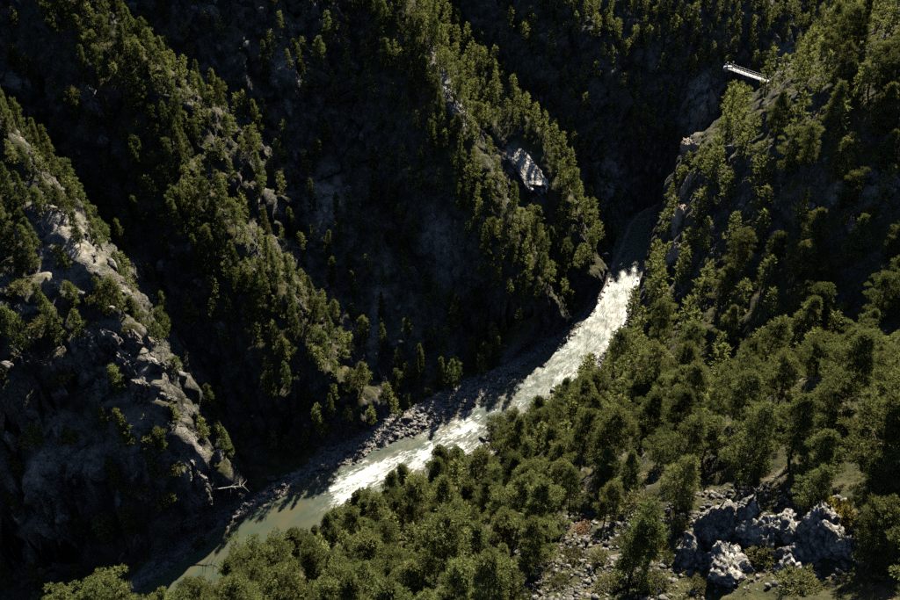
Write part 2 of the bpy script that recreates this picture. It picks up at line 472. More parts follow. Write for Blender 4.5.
def axis(segments):
    out = []
    for a, b, st in segments:
        n = max(1, int(round((b - a) / st)))
        out.append(np.linspace(a, b, n, endpoint=False))
    out.append([segments[-1][1]])
    return np.concatenate(out)

GX = axis([(-900, -300, 60), (-300, -130, 6), (-130, -100, 1.0), (-100, 125, 0.45), (125, 165, 1.0), (165, 300, 5), (300, 900, 60)])
GY = axis([(-700, -100, 60), (-100, 15, 5), (15, 30, 0.8), (30, 250, 0.45), (250, 300, 0.8), (300, 420, 3), (420, 900, 40)])
X, Y = np.meshgrid(GX, GY)
H, DR, WG, LEFT, RZf, RSs = height(X, Y)
print("RLEN", [(int(a), round(b)) for a, b in zip(RLEN[::5], RS[::5, 0])])
H = np.minimum(H, 330)
nx, ny = len(GX), len(GY)

def grid_normals(Xp, Yp, Zp):
    P = np.stack([Xp, Yp, Zp], -1)
    du = np.gradient(P, axis=1); dv = np.gradient(P, axis=0)
    n = np.cross(du, dv); return n / (np.linalg.norm(n, axis=-1, keepdims=True) + 1e-9)

Nn = grid_normals(X, Y, H)
P3 = np.stack([X, Y, H], -1).reshape(-1, 3)
steep = np.clip((0.86 - Nn[..., 2]) / 0.35, 0, 1).ravel()
bank = np.clip((DR - WG) / 1.2, 0, 1).ravel()
near = (np.abs(X) < 175).ravel() & (Y > -20).ravel() & (Y < 330).ravel()
disp = np.zeros(P3.shape[0], np.float32)
idx = np.where(near)[0]; Q = P3[idx]
st = steep[idx]; bk = bank[idx]
Qs = Q * np.array([1, 1, 0.55])
big = fbm(Qs / 22.0, 3, True) * 2.0
mid = fbm(Qs / 7.0 + 9, 3, True) * 1.1
f1, f2, idv = worley(Q * np.array([1 / 5.2, 1 / 5.2, 1 / 8.5]) + fbm(Q / 6, 2)[:, None] * 0.35)
g1, g2, idw = worley(Q * np.array([1 / 1.9, 1 / 1.9, 1 / 2.6]) + 5.5 + fbm(Q / 2.5, 2)[:, None] * 0.3)
crack = -np.clip(0.16 - (f2 - f1), 0, 0.16) * 7.0 + (idv - 0.5) * 2.0
crack2 = -np.clip(0.18 - (g2 - g1), 0, 0.18) * 2.6 + (idw - 0.5) * 0.9
fine = fbm(Q / 1.3 + 3, 3) * 0.35
hol = np.min([near_poly(X.ravel()[idx], Y.ravel()[idx], P[:, :2], P[:, 2:3])[0] for P in SP.values()], axis=0)
hollow = np.clip((hol - 8) / 6, 0, 1) * LEFT.ravel()[idx] * np.clip((DR.ravel()[idx] - 8) / 8, 0, 1)
ribs = fbm(Q * np.array([1 / 9.0, 1 / 16.0, 1 / 26.0]) + 12, 3, True) * 4.2 + np.abs(fbm(Q / 5.0 + 21, 3)) * 2.4
stony = np.zeros(P3.shape[0], np.float32); stony[idx] = hollow
disp[idx] = bk * hollow * ribs + bk * (big * (0.35 + 0.65 * st) + mid * (0.4 + 0.6 * st) + st * (crack + crack2) + fine * (0.4 + 0.6 * st)) + (1 - bk) * fine * 0.35
Nf = Nn.reshape(-1, 3).copy()
V = P3 + Nf * disp[:, None]
ii = np.arange(nx * ny).reshape(ny, nx)
F = np.stack([ii[:-1, :-1], ii[:-1, 1:], ii[1:, 1:], ii[1:, :-1]], -1).reshape(-1, 4)
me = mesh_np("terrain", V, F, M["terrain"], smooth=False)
gravel = np.clip(1.0 - (DR - WG) / 1.5, 0, 1) * (DR > -0.5)
bed = np.clip(0.5 - DR, 0, 1)
PX, PY, PF = project(V)
bare = np.zeros(len(V))
def ell(cx, cy, rx, ry, rot=0):
    a = R_(rot); dx, dy = PX - cx, PY - cy
    return np.clip(1.6 * (1 - np.hypot((dx * math.cos(a) + dy * math.sin(a)) / rx, (-dx * math.sin(a) + dy * math.cos(a)) / ry)), 0, 1)
# bare rock faces; lower-left ones painted paler to lift their shade (placed on the rock itself, stored per vertex)
for e in [(525, 172, 16, 42, -28), (118, 365, 48, 70, -30), (60, 250, 45, 80, -38), (196, 480, 20, 70, -15), (45, 540, 26, 45, 0), (62, 465, 70, 62, 0), (140, 440, 45, 55, -20), (440, 250, 24, 50, -10), (700, 100, 22, 48, 20), (785, 55, 16, 24, 20),
          (325, 200, 26, 44, 0), (285, 65, 20, 24, 0), (378, 310, 10, 75, 8), (452, 95, 10, 60, -25), (25, 78, 26, 14, 0), (610, 190, 20, 50, 0), (860, 190, 44, 22, -25)]:
    bare = np.maximum(bare, ell(*e) * (PF > 60))
for nm, arr in (("gravel", gravel.ravel()), ("bed", bed.ravel()), ("bare", bare), ("stony", stony)):
    a = me.attributes.new(nm, 'FLOAT', 'POINT'); a.data.foreach_set("value", arr.astype(np.float32))
terrain = obj("terrain", me)
tag(terrain, "steep rocky gorge slopes of pale limestone and scrub", None, None, "structure")
bvh = BVHTree.FromPolygons([tuple(v) for v in V.tolist()], [tuple(f) for f in F.tolist()])

def ground(x, y):
    h = bvh.ray_cast(Vector((x, y, 600)), Vector((0, 0, -1)))
    return (h[0], h[1]) if h[0] is not None else (None, None)

def visible(p, slack=1.5):
    d = Vector(p) - cam.location; L = d.length
    h = bvh.ray_cast(cam.location, d / L)
    return h[0] is None or h[3] > L - slack

# ------------------------------------------------------------------ river surface
def build_river():
    S0, S1 = 0.0, RLEN[-1]
    seg = np.concatenate([np.arange(S0, 150, 4.0), np.arange(150, 560, 0.5), np.arange(560, S1, 4.0)])
    cx = np.interp(seg, RLEN, RS[:, 0]); cy = np.interp(seg, RLEN, RS[:, 1])
    hw = np.interp(seg, RLEN, RS[:, 2]); z = np.interp(seg, RLEN, RS[:, 3])
    tx = np.gradient(cx, seg); ty = np.gradient(cy, seg); l = np.hypot(tx, ty); tx /= l; ty /= l
    k = 56; c = np.linspace(-1, 1, k)
    off = c[None, :] * (hw[:, None] + 3.0)
    Xw = cx[:, None] - ty[:, None] * off; Yw = cy[:, None] + tx[:, None] * off
    Zw = np.repeat(z[:, None], k, 1)
    S = np.repeat(seg[:, None], k, 1)
    # calm pool downstream, rapids upstream of it
    sp = RLEN[20]
    rap = np.clip((S - sp - 6) / 12, 0, 1) * np.interp(S, [RLEN[20], RLEN[29], RLEN[33], RLEN[60]], [1, 1, 0.72, 0.6]) * np.clip(1.15 - np.abs(off) / (hw[:, None] + 2.5) * 0.55, 0, 1)
    Pn = np.stack([S * 0.45, off, np.zeros_like(S)], -1).reshape(-1, 3)
    wv = fbm(Pn / 2.2, 4).reshape(S.shape) * 0.42 + fbm(Pn / 7 + 4, 2).reshape(S.shape) * 0.35
    Zw = Zw + wv * (0.03 + 0.97 * rap)
    n1, n2 = S.shape
    q = np.arange(n1 * n2).reshape(n1, n2)
    Fw = np.stack([q[:-1, :-1], q[1:, :-1], q[1:, 1:], q[:-1, 1:]], -1).reshape(-1, 4)
    me = mesh_np("river", np.stack([Xw, Yw, Zw], -1).reshape(-1, 3), Fw, M["water"], True)
    a = me.attributes.new("rapids", 'FLOAT', 'POINT'); a.data.foreach_set("value", rap.ravel().astype(np.float32))
    a = me.attributes.new("flow", 'FLOAT_VECTOR', 'POINT')
    a.data.foreach_set("vector", np.stack([S, off, np.zeros_like(S)], -1).astype(np.float32).ravel())
    o = obj("river", me); tag(o, "shallow mountain river with white rapids and a green pool", None, None, "structure")
build_river()

# ------------------------------------------------------------------ rocks
def ico(sub):
    import bmesh
    bm = bmesh.new(); bmesh.ops.create_icosphere(bm, subdivisions=sub, radius=1.0)
    V = np.array([v.co[:] for v in bm.verts]); F = np.array([[v.index for v in f.verts] for f in bm.faces]); bm.free()
    return V, F

def rock_mesh(name, seed, sub, mat, planes=14, scale=(1, 1, 1), rough=0.06, flat=0.55, round_=False, facet=None):
    r = np.random.default_rng(seed)
    V, F = ico(sub)
    V = V * 1.15
    if round_:
        V = V * (1 + 0.25 * fbm(V * 0.9 + seed, 2)[:, None])
    for k in range(planes):
        n = r.normal(size=3); n[2] *= 0.8; n /= np.linalg.norm(n)
        h = r.uniform(flat - 0.12, 0.85)
        V = V - n * np.maximum(0, V @ n - h)[:, None]
    if facet is not None:
        n = np.array(facet[:3]); n /= np.linalg.norm(n)
        V = V - n * np.maximum(0, V @ n - facet[3])[:, None]
    nrm = V / (np.linalg.norm(V, axis=1)[:, None] + 1e-6)
    if sub >= 4:
        # joints: shift whole wedges along the bedding, steep fissures between them
        W = V * np.array([2.3, 2.3, 1.3]) + seed * 1.7 + fbm(V * 1.5 + seed, 2)[:, None] * 0.25
        f1, f2, iv = worley(W); g1, g2, jv = worley(W * 2.7 + 4)
        V = V + nrm * (((iv - 0.5) * 0.42 + (jv - 0.5) * 0.16) - np.clip(0.10 - (f2 - f1), 0, 0.10) * 1.6)[:, None]
        V = V + nrm * (fbm(V * 7 + seed, 3, True) * rough * 0.55)[:, None]
    V = V + nrm * (fbm(V * 2.6 + seed * 3.1, 4, True) * rough)[:, None]
    return mesh_np(name, V * np.array(scale), F, mat, False)

# stones bedded in the cliffs: pieces of the terrain
ROCKS = [rock_mesh("cliff_rock", 20 + i, 3, M["rock"], 13, (1.0, 0.75, random.uniform(0.8, 1.5)), 0.10) for i in range(8)]
def place_rocks(n):
    cnt = 0; tries = 0
    while cnt < n and tries < 60000:
        tries += 1
        px, py = random.uniform(-20, 920), random.uniform(-10, 610)
        r = ray(px, py); h = bvh.ray_cast(cam.location, Vector(r).normalized())
        if h[0] is None: continue
        p, nn = h[0], h[1]
        if nn.z > 0.60 or h[3] > 290 or h[3] < 100: continue
        d, _, ex = near_poly(np.array([p.x]), np.array([p.y]), RS[:, :2], RS[:, 2:3])
        if d[0] < ex[0, 0] + 1.5: continue
        o = obj("rock", ROCKS[cnt % 8], terrain)
        sc = random.uniform(0.7, 1.4) if random.random() < 0.75 else random.uniform(1.4, 2.4)
        o.location = p - nn * sc * 0.45
        o.rotation_euler = (random.uniform(-.4, .4), random.uniform(-.4, .4), random.uniform(0, 6.28))
        o.scale = (sc * random.uniform(.8, 1.3), sc * random.uniform(.8, 1.2), sc * random.uniform(.9, 1.5))
        cnt += 1
place_rocks(260)

# ------------------------------------------------------------------ trees
def tube(pts, rad, sides):
    pts = np.asarray(pts, float); n = len(pts)
    T = np.gradient(pts, axis=0); T /= np.linalg.norm(T, axis=1)[:, None] + 1e-9
    a = np.cross(T, [0.31, 0.93, 0.17]); a /= np.linalg.norm(a, axis=1)[:, None] + 1e-9
    b = np.cross(T, a)
    ang = np.linspace(0, 2 * math.pi, sides, endpoint=False)
    V = pts[:, None, :] + (a[:, None, :] * np.cos(ang)[None, :, None] + b[:, None, :] * np.sin(ang)[None, :, None]) * np.asarray(rad)[:, None, None]
    q = np.arange(n * sides).reshape(n, sides); q2 = np.roll(q, -1, 1)
    F = np.stack([q[:-1], q2[:-1], q2[1:], q[1:]], -1).reshape(-1, 4)
    return V.reshape(-1, 3), F

class Join:
    def __init__(s): s.V = []; s.F = []; s.C = []; s.n = 0
    def add(s, V, F, c=None):
        s.V.append(V); s.F.append(F + s.n); s.n += len(V)
        if c is not None: s.C.append(c)
    def mesh(s, name, mat, smooth=False):
        return mesh_np(name, np.concatenate(s.V), np.concatenate(s.F), mat, smooth, np.concatenate(s.C) if s.C else None)

def sprays(r, C, D, k, ln, wd, up=0.25, spread=0.85, tint=None):
    """needle sprays: C (n,3) centres, D (n,3) outward directions -> k narrow blades each"""
    n = len(C)
    d = D[:, None, :] * 0.75 + r.normal(size=(n, k, 3)) * spread * 0.62; d[..., 2] += up
    d /= np.linalg.norm(d, axis=2, keepdims=True) + 1e-9
    L = ln * r.uniform(0.6, 1.25, (n, k, 1))
    base = C[:, None, :] + r.normal(size=(n, k, 3)) * ln * 0.22
    nb_d = D[:, None, :] * 0.55 + np.array([0, 0, 0.75]) + r.normal(size=(n, k, 3)) * 0.38
    w = np.cross(d, nb_d); w /= np.linalg.norm(w, axis=2, keepdims=True) + 1e-9
    w = w * wd * r.uniform(0.6, 1.2, (n, k, 1))
    mid = base + d * L * 0.45
    V = np.stack([base, mid + w, base + d * L, mid - w], 2).reshape(-1, 3)
    F = np.arange(n * k * 4).reshape(-1, 4)
    t = r.uniform(0.15, 0.85, n) if tint is None else tint
    t = np.clip(t[:, None] + r.normal(size=(n, k)) * 0.14, 0, 1)
    return V, F, np.repeat(t.ravel(), 4)

def make_pine(seed, H=10.0, R=2.6, start=0.22, nb=46, tw=6, k=8, ln=0.42, wd=0.06, form="dome", pad=0.6):
    r = np.random.default_rng(seed)
    zs = np.linspace(0, 1, 8)
    bend = r.normal(size=2) * 0.35
    tp = np.stack([bend[0] * zs ** 2 + 0.12 * np.sin(zs * 5 + seed), bend[1] * zs ** 2 + 0.12 * np.cos(zs * 4 + seed), zs * H], 1)
    tr = 0.17 * (H / 10) * (1 - zs * 0.85) + 0.015
    jt = Join(); jt.add(*tube(tp, tr, 7))
    C = []; D = []; T = []
    lump = r.uniform(0.5, 1.2, 9)
    for i in range(nb):
        h = start + (1 - start) * ((i + r.uniform(0, 1)) / nb) ** 0.9
        az = i * 2.4 + r.uniform(-0.5, 0.5)
        u = (h - start) / (1 - start)
        if form == "dome": prof = (0.55 + 0.55 * u) if u < 0.35 else math.sqrt(max(0.0, 1 - ((u - 0.35) / 0.68) ** 2)) * 0.78 + 0.04
        elif form == "cone": prof = (1 - u) ** 0.8 * (0.6 + 0.4 * min(1, u / 0.12)) + 0.05
        else: prof = min(1, 0.55 + 1.6 * u) * (1 - u ** 2.2) ** 0.8 * 0.9 + 0.05
        ln_b = R * prof * r.uniform(0.6, 1.2) * lump[int(az * 1.43) % 9]
        el = {"dome": 0.15 + 0.5 * u, "cone": -0.12 + 0.5 * u * u, "col": 0.1 + 0.55 * u}[form] + r.uniform(-0.15, 0.15)
        b0 = np.array([np.interp(h, zs, tp[:, 0]), np.interp(h, zs, tp[:, 1]), h * H])
        dr = np.array([math.cos(az) * math.cos(el), math.sin(az) * math.cos(el), math.sin(el)])
        ss = np.linspace(0, 1, 5)
        bp = b0 + dr * ln_b * ss[:, None] + np.array([0, 0, 1]) * (0.16 * ln_b * ss ** 2)[:, None]
        jt.add(*tube(bp, 0.045 * (H / 10) * (1.05 - ss), 4))
        tone = r.uniform(0.2, 0.8)
        fs = [1.0] + [r.uniform(0.45, 0.85) for _ in range(1 if ln_b < 1.1 else 2)]
        perp = np.cross(dr, [0, 0, 1.0]); perp /= np.linalg.norm(perp) + 1e-6
        for j, f in enumerate(fs):
            q = np.array([np.interp(f, ss, bp[:, m]) for m in range(3)])
            if j: q = q + perp * r.choice([-1, 1]) * r.uniform(0.25, 0.5) * ln_b * (1.2 - f)
            pr = pad * r.uniform(0.7, 1.25) * (0.75 + 0.35 * prof)
            nt_ = max(3, int(tw * (pr / pad) ** 2))
            e3 = r.normal(size=(nt_, 3)); e3 /= np.linalg.norm(e3, axis=1)[:, None]
            e3 = e3 * (r.uniform(0.25, 1, (nt_, 1)) ** 0.6)
            off = e3 * np.array([pr, pr, pr * 0.42]); off[:, 2] += -0.18 * pr * (e3[:, 0] ** 2 + e3[:, 1] ** 2) + 0.1 * pr
            tn = tone + r.normal() * 0.1
            for o_, ee in zip(off, e3):
                C.append(q + o_); T.append(tn + r.normal() * 0.12)
                d = ee * np.array([1, 1, 0.6]) + dr * 0.5; D.append(d / (np.linalg.norm(d) + 1e-6))
    C.append(tp[-1]); D.append(np.array([0, 0, 1.0])); T.append(0.6)
    V, F, c = sprays(r, np.array(C), np.array(D), k, ln, wd, tint=np.array(T))
    jc = Join(); jc.add(V, F, c)
    return jt, jc

def tree_meshes(kind, seed, **kw):
    jt, jc = make_pine(seed, **kw)
    return jt.mesh("trunk", M["bark"], True), jc.mesh("crown", M[kind]), kw.get("H", 10.0)

PINES = [tree_meshes("pine", 100 + i, H=H, R=R_c, start=st_, nb=nb, tw=19, k=9, ln=0.30, wd=0.038, form=fm, pad=pd) for i, (H, R_c, st_, nb, fm, pd) in enumerate([
    (9.4, 2.8, 0.20, 41, "col", 0.57), (10.5, 2.8, 0.25, 44, "col", 0.52), (8.2, 3.3, 0.18, 36, "dome", 0.59), (10.0, 2.8, 0.20, 47, "cone", 0.49),
    (10.0, 2.9, 0.22, 38, "cone", 0.62), (9.0, 2.7, 0.15, 42, "col", 0.54), (11.0, 3.1, 0.34, 35, "dome", 0.61), (7.5, 2.6, 0.12, 35, "dome", 0.51)])]
CONIFERS = [tree_meshes("spruce", 200 + i, H=H, R=R_c, start=st_, nb=nb, tw=8, k=8, ln=0.40, wd=0.06, form=fm, pad=pd) for i, (H, R_c, st_, nb, fm, pd) in enumerate([
    (10.0, 2.1, 0.16, 42, "cone", 0.43), (9.0, 2.3, 0.22, 36, "col", 0.48), (11.0, 2.0, 0.14, 47, "cone", 0.39), (8.0, 2.5, 0.20, 34, "dome", 0.51),
    (8.6, 2.4, 0.28, 31, "dome", 0.54), (9.6, 1.9, 0.12, 42, "col", 0.43), (7.0, 2.2, 0.15, 32, "dome", 0.48)])]

# areas of bare rock or scree, as seen on the slopes: (px, py, rx, ry, rot, chance to keep a tree)
BARE = [(552, 130, 15, 36, -28, 0.3), (694, 160, 17, 80, 12, 0.15), (528, 165, 26, 58, -28, 0.0), (118, 372, 42, 62, -25, 0.10), (445, 250, 24, 45, -10, 0.1), (700, 110, 26, 50, 15, 0.15),
        (640, 190, 40, 70, 0, 0.15), (690, 575, 165, 95, 0, 0.03), (762, 535, 112, 66, 0, 0.0), (775, 462, 95, 30, 0, 0.25),  (60, 250, 60, 40, 45, 0.25),
        (60, 520, 70, 70, 0, 0.1), (190, 500, 30, 50, 0, 0.4), (330, 220, 40, 70, 0, 0.3), (390, 320, 40, 90, 10, 0.15), (480, 330, 40, 60, 0, 0.3),
        (860, 190, 50, 35, -25, 0.15), (470, 120, 14, 70, -25, 0.15), (785, 55, 16, 25, 20, 0.0), (748, 84, 40, 20, 15, 0.0), (90, 170, 40, 50, 30, 0.25),
        (200, 380, 30, 60, -25, 0.2), (885, 330, 25, 30, 0, 0.2), (300, 460, 60, 20, 0, 0.0), (485, 458, 30, 16, -20, 0.0), (515, 125, 26, 45, -28, 0.3), (685, 260, 16, 50, 10, 0.3)]

cands = []
cell = {}
def try_tree(x, y, rmin, near_side):
    gx, gy = int(x // 6), int(y // 6)
    for a in (-1, 0, 1):
        for b_ in (-1, 0, 1):
            for (qx, qy, qr) in cell.get((gx + a, gy + b_), ()):
                if (qx - x) ** 2 + (qy - y) ** 2 < (0.5 * (rmin + qr)) ** 2: return
    p, nn = ground(x, y)
    if p is None: return
    px, py, pf = project(np.array([[p.x, p.y, p.z + 5]]))
    px, py, pf = px[0], py[0], pf[0]
    if px < -60 or px > 960 or py < -50 or py > 680: return
    if nn.z < (0.24 if near_side else 0.36) and random.random() > 0.22: return
    for (cx, cy, rx, ry, rot, keep) in BARE:
        a = R_(rot); dx, dy = px - cx, py - cy
        if ((dx * math.cos(a) + dy * math.sin(a)) / rx) ** 2 + ((-dx * math.sin(a) + dy * math.cos(a)) / ry) ** 2 < 1 and random.random() > keep: return
    if not (visible((p.x, p.y, p.z + 7.5)) or visible((p.x, p.y, p.z + 4)) or visible((p.x, p.y, p.z + 1))): return
    cell.setdefault((gx, gy), []).append((x, y, rmin))
    cands.append((p.x, p.y, p.z, px, py, pf, near_side))

xs = rng.uniform(-150, 190, 90000); ys = rng.uniform(22, 340, 90000)
dd, sd, ex = near_poly(xs, ys, RS[:, :2], RS[:, 2:5])
edge = dd - ex[:, 0]
crest = np.min([near_poly(xs, ys, P[:, :2], P[:, 2:3])[0] for P in SP.values()], axis=0)
dens = fbm(np.stack([xs, ys, 0 * xs], 1) / 16.0 + 40, 2)
for i in range(len(xs)):
    nearS = sd[i] < 0
    if edge[i] < (3.5 if nearS else 4.5): continue
    if random.random() > 0.7 + 1.6 * dens[i]: continue
    dist = math.hypot(xs[i], ys[i])
    if not nearS and crest[i] > 11 and ys[i] < 205 and random.random() < 0.55: continue
    rm = (3.3 if dist < 95 else 4.3) if nearS else (2.5 if crest[i] < 11 else 3.4)
    try_tree(xs[i], ys[i], rm * random.uniform(0.8, 1.25), nearS)
print("tree candidates", len(cands), sum(c[6] for c in cands))

def region(px, py, nearS, y, x):
    if nearS:
        if py > 470 and px < 560: return ("bushy pine on the sunlit near bank overlooking the green pool", "pines on the near bank above the pool")
        if py > 470: return ("bushy pine beside the grey rock outcrop on the near slope", "pines around the rock outcrop")
        if px < 660: return ("bushy pine on the near bank opposite the white rapids", "pines on the near bank by the rapids")
        if py > 250: return ("bushy pine on the shaded slope behind the rock outcrop", "pines on the slope behind the outcrop")
        return ("bushy pine on the high slope running up to the footbridge", "pines on the slope below the footbridge")
    dk = {k: near_poly(np.array([x]), np.array([y]), SP[k][:, :2], SP[k][:, 2:3])[0][0] for k in SP}
    if min(dk.values()) > 17 and -60 < x < 10: return ("conifer on the dark hollow wall between the two long sunlit spurs", "conifers on the dark hollow wall")
    sp = min(SP, key=lambda k: near_poly(np.array([x]), np.array([y]), SP[k][:, :2], SP[k][:, 2:3])[0][0])
    if y > 205 and x > 30: return ("dark conifer in the shaded forest beyond the narrow river slot", "conifers in the shaded forest beyond the slot")
    return {"A": ("conifer on the pale cliff spur standing over the green pool", "conifers on the pale cliff spur"),
            "B": ("conifer on the sunlit spur next to the pale cliff spur", "conifers on the second spur"),
            "C": ("conifer on the long central spur that ends at the rapids", "conifers on the central spur"),
            "D": ("conifer on the spur with the bright rock slab", "conifers on the spur with the bright slab")}[sp]

info = []
for (x, y, z, px, py, pf, nearS) in cands:
    sc = random.uniform(0.66, 1.26) * (0.82 if nearS else 0.70)
    if nearS and pf > 95: sc *= 1.15
    info.append((sc / pf, x, y, z, px, py, pf, nearS, sc))
info.sort(reverse=True)
cntk = {True: 0, False: 0}; rest = []
for (_, x, y, z, px, py, pf, nearS, sc) in info:
    if cntk[nearS] >= 300:
        rest.append((x, y, z, sc)); continue
    cntk[nearS] += 1
    lib = PINES if nearS else CONIFERS
    ti = random.randrange(len(lib))
    tm, cm, Ht = lib[ti]
    e = bpy.data.objects.new("pine_tree" if nearS else "conifer_tree", None); COL.objects.link(e)
    e.empty_display_size = 0.3
    e.location = (x, y, z - 0.25)
    e.rotation_euler = (random.gauss(0, 0.05), random.gauss(0, 0.05), random.uniform(0, 6.28))
    e.scale = (sc * random.uniform(.88, 1.12), sc * random.uniform(.88, 1.12), sc * (random.uniform(.9, 1.15) if nearS else random.uniform(1.05, 1.4)))
    lab, grp = region(px, py, nearS, y, x)
    hgt = sc * Ht
    size = "small " if hgt < (6.6 if nearS else 5.6) else ("tall " if hgt > (8.8 if nearS else 7.8) else "")
    shape = (("broad upright", "narrow upright", "spreading", "pointed", "broad-based pointed", "slim", "long-trunked", "compact") if nearS else
             ("pointed", "ragged upright", "slim pointed", "broad round", "long-trunked", "narrow", "squat round"))[ti]
    lab = lab.replace("bushy ", "")
    if not nearS and " on the " in lab:
        lab = lab.replace(" on the ", " low on the " if z < 22 else (" half-way up the " if z < 50 else " high on the "), 1)
    if nearS:
        lab = lab.replace(" on the ", " on the lower " if z < 38 else (" on the middle " if z < 52 else " on the upper "), 1)
        grp += ", lower" if z < 38 else (", middle" if z < 52 else ", upper")
    lab = size + shape + " " + lab
    tag(e, lab, "tree", size + shape + " " + grp + ("" if nearS else (", low" if z < 22 else (", half-way up" if z < 50 else ", high"))))
    obj("trunk", tm, e); obj("crown", cm, e)
print("individual", cntk, "rest", len(rest))

# the remaining far trees, one wood
def low_tree(seed, form):
    return make_pine(seed, H=10, R=2.0, start=0.14, nb=19, tw=3, k=3, ln=0.9, wd=0.19, form=form, pad=0.6)
if rest:
    LOW = [low_tree(300 + i, f) for i, f in enumerate(("cone", "col", "cone", "dome"))]
    LOWA = []
    for jt, jc in LOW:
        LOWA.append((np.concatenate(jt.V[:1]), np.concatenate(jt.F[:1]), np.concatenate(jc.V), np.concatenate(jc.F), np.concatenate(jc.C)))
    jc = Join(); jt = Join()
    for (x, y, z, sc) in rest:
        tv, tf, cv, cf, cc = LOWA[random.randrange(4)]
        a = random.uniform(0, 6.28); Rm = np.array([[math.cos(a), -math.sin(a), 0], [math.sin(a), math.cos(a), 0], [0, 0, 1]]) * sc
        o3 = np.array([x, y, z - 0.25])
        jc.add(cv @ Rm.T + o3, cf, np.clip(cc * random.uniform(0.7, 1.2), 0, 1)); jt.add(tv @ Rm.T + o3, tf)
    wood = bpy.data.objects.new("forest", None); COL.objects.link(wood)
    tag(wood, "distant conifer wood filling in the shaded far slopes", "forest", None, "stuff")
    obj("crown", jc.mesh("forest_crown", M["spruce"]), wood)["kind"] = "stuff"
    obj("trunk", jt.mesh("forest_trunk", M["bark"]), wood)["kind"] = "stuff"
    print("forest tris", sum(len(f) for f in jc.F) * 2)

# ------------------------------------------------------------------ grey rock outcrop on the near slope
def hit(px, py):
    h = bvh.ray_cast(cam.location, Vector(ray(px, py)).normalized()); return h[0], h[1]

def outcrop(name, label, pieces, seed, mat, facet=None, rough=0.13):
    pts = [hit(px, py)[0] for px, py, *_ in pieces]
    c = sum(pts, Vector()) / len(pts)
    root = bpy.data.objects.new(name, None); COL.objects.link(root); root.location = c
    tag(root, label, "rock")
    r = random.Random(seed)
    for i, (p, (px, py, sx, sy, sz, up)) in enumerate(zip(pts, pieces)):
        o = obj("rock", rock_mesh("outcrop_rock", seed + i, 5 if facet is None else 3, mat, 16, (1, 1, 1), rough, 0.5, False, facet), root)
        o.location = p - c + Vector((0, 0, up))
        o.rotation_euler = (r.uniform(-.25, .25), r.uniform(-.25, .25), r.uniform(0, 6.28) if facet is None else 0.5); o.scale = (sx, sy, sz)
        if facet is not None: o.rotation_euler = (R_(-24), 0, 0.42)
    return root

outcrop("rock_outcrop", "craggy grey limestone outcrop with twin crests on the near slope", [
    (712, 545, 2.0, 1.7, 2.9, 0.8), (738, 532, 2.0, 1.7, 3.3, 1.3), (766, 545, 1.8, 1.5, 2.4, 0.7), (692, 558, 1.5, 1.3, 1.8, 0.1), (728, 572, 2.0, 1.5, 1.8, 0.0),
    (815, 542, 1.9, 1.6, 3.0, 1.0), (800, 560, 1.6, 1.3, 1.8, 0.2), (836, 552, 1.5, 1.3, 1.9, 0.2), (785, 540, 1.6, 1.4, 2.1, 0.6), (790, 575, 1.2, 1.1, 1.4, 0.0)], 500, M["rock_near"])
def slab_mesh():
    V, F = ico(5)
    V = np.sign(V) * np.abs(V) ** 0.42; V /= np.abs(V).max(axis=1)[:, None] ** 0.5
    V = V * np.array([3.0, 10.5, 1.1])
    V[:, :2] *= (1 + 0.6 * fbm(V * [0.4, 0.22, 0.2] + 7, 4))[:, None]
    f1, f2, iv = worley(V * [0.55, 0.32, 0.4] + 3)
    V[:, 2] += (iv - 0.5) * 0.9 + fbm(V * 0.8, 4, True) * 0.22 - np.clip(0.08 - (f2 - f1), 0, 0.08) * 3
    return mesh_np("rock_slab", V, F, M["pale"])
p, nn = hit(524, 172)
slab = obj("rock_slab", slab_mesh()); slab.location = p + Vector((0, 0, 1.2)); slab.rotation_euler = (R_(18), R_(-6), 0.40)
tag(slab, "long bright pale rock slab on the spur behind the central one", "rock")
outcrop("cliff_outcrop", "pale fractured outcrop on the crest of the cliff above the pool", [
    (96, 360, 2.6, 2.2, 4.0, 0.6), (112, 350, 2.6, 2.4, 4.4, 1.0), (128, 372, 2.4, 2.0, 4.2, 0.4), (142, 392, 2.3, 2.0, 3.8, 0.3), (108, 392, 2.2, 2.0, 3.8, 0.2),
    (156, 368, 2.0, 1.8, 3.0, 0.4), (168, 402, 2.0, 1.8, 3.0, 0.3), (84, 342, 2.0, 1.8, 2.6, 0.4), (134, 345, 2.0, 2.0, 2.6, 0.5)], 550, M["rock"])
outcrop("cliff_outcrop", "small pale outcrop at the water's edge below the cliff spur", [
    (206, 500, 1.6, 1.6, 3.0, 0.2), (198, 480, 1.7, 1.5, 3.0, 0.3), (212, 525, 1.5, 1.4, 2.6, 0.2), (192, 520, 1.8, 1.5, 2.6, 0.0)], 570, M["rock"])
outcrop("cliff_outcrop", "grey outcrop between trees high on the second spur", [
    (92, 98, 2.2, 2.0, 3.4, 0.4), (100, 112, 2.0, 2.0, 3.0, 0.2), (172, 152, 1.9, 1.7, 3.2, 0.4), (178, 168, 1.6, 1.5, 2.6, 0.2)], 580, M["rock"])
outcrop("cliff_outcrop", "grey outcrop among pines on the slope under the footbridge", [
    (852, 186, 2.2, 1.9, 1.6, 0.1), (872, 178, 2.4, 1.9, 1.8, 0.1), (838, 204, 1.8, 1.6, 1.3, 0.0), (888, 190, 2.0, 1.6, 1.5, 0.0), (812, 208, 1.8, 1.5, 1.2, 0.0)], 590, M["rock"])

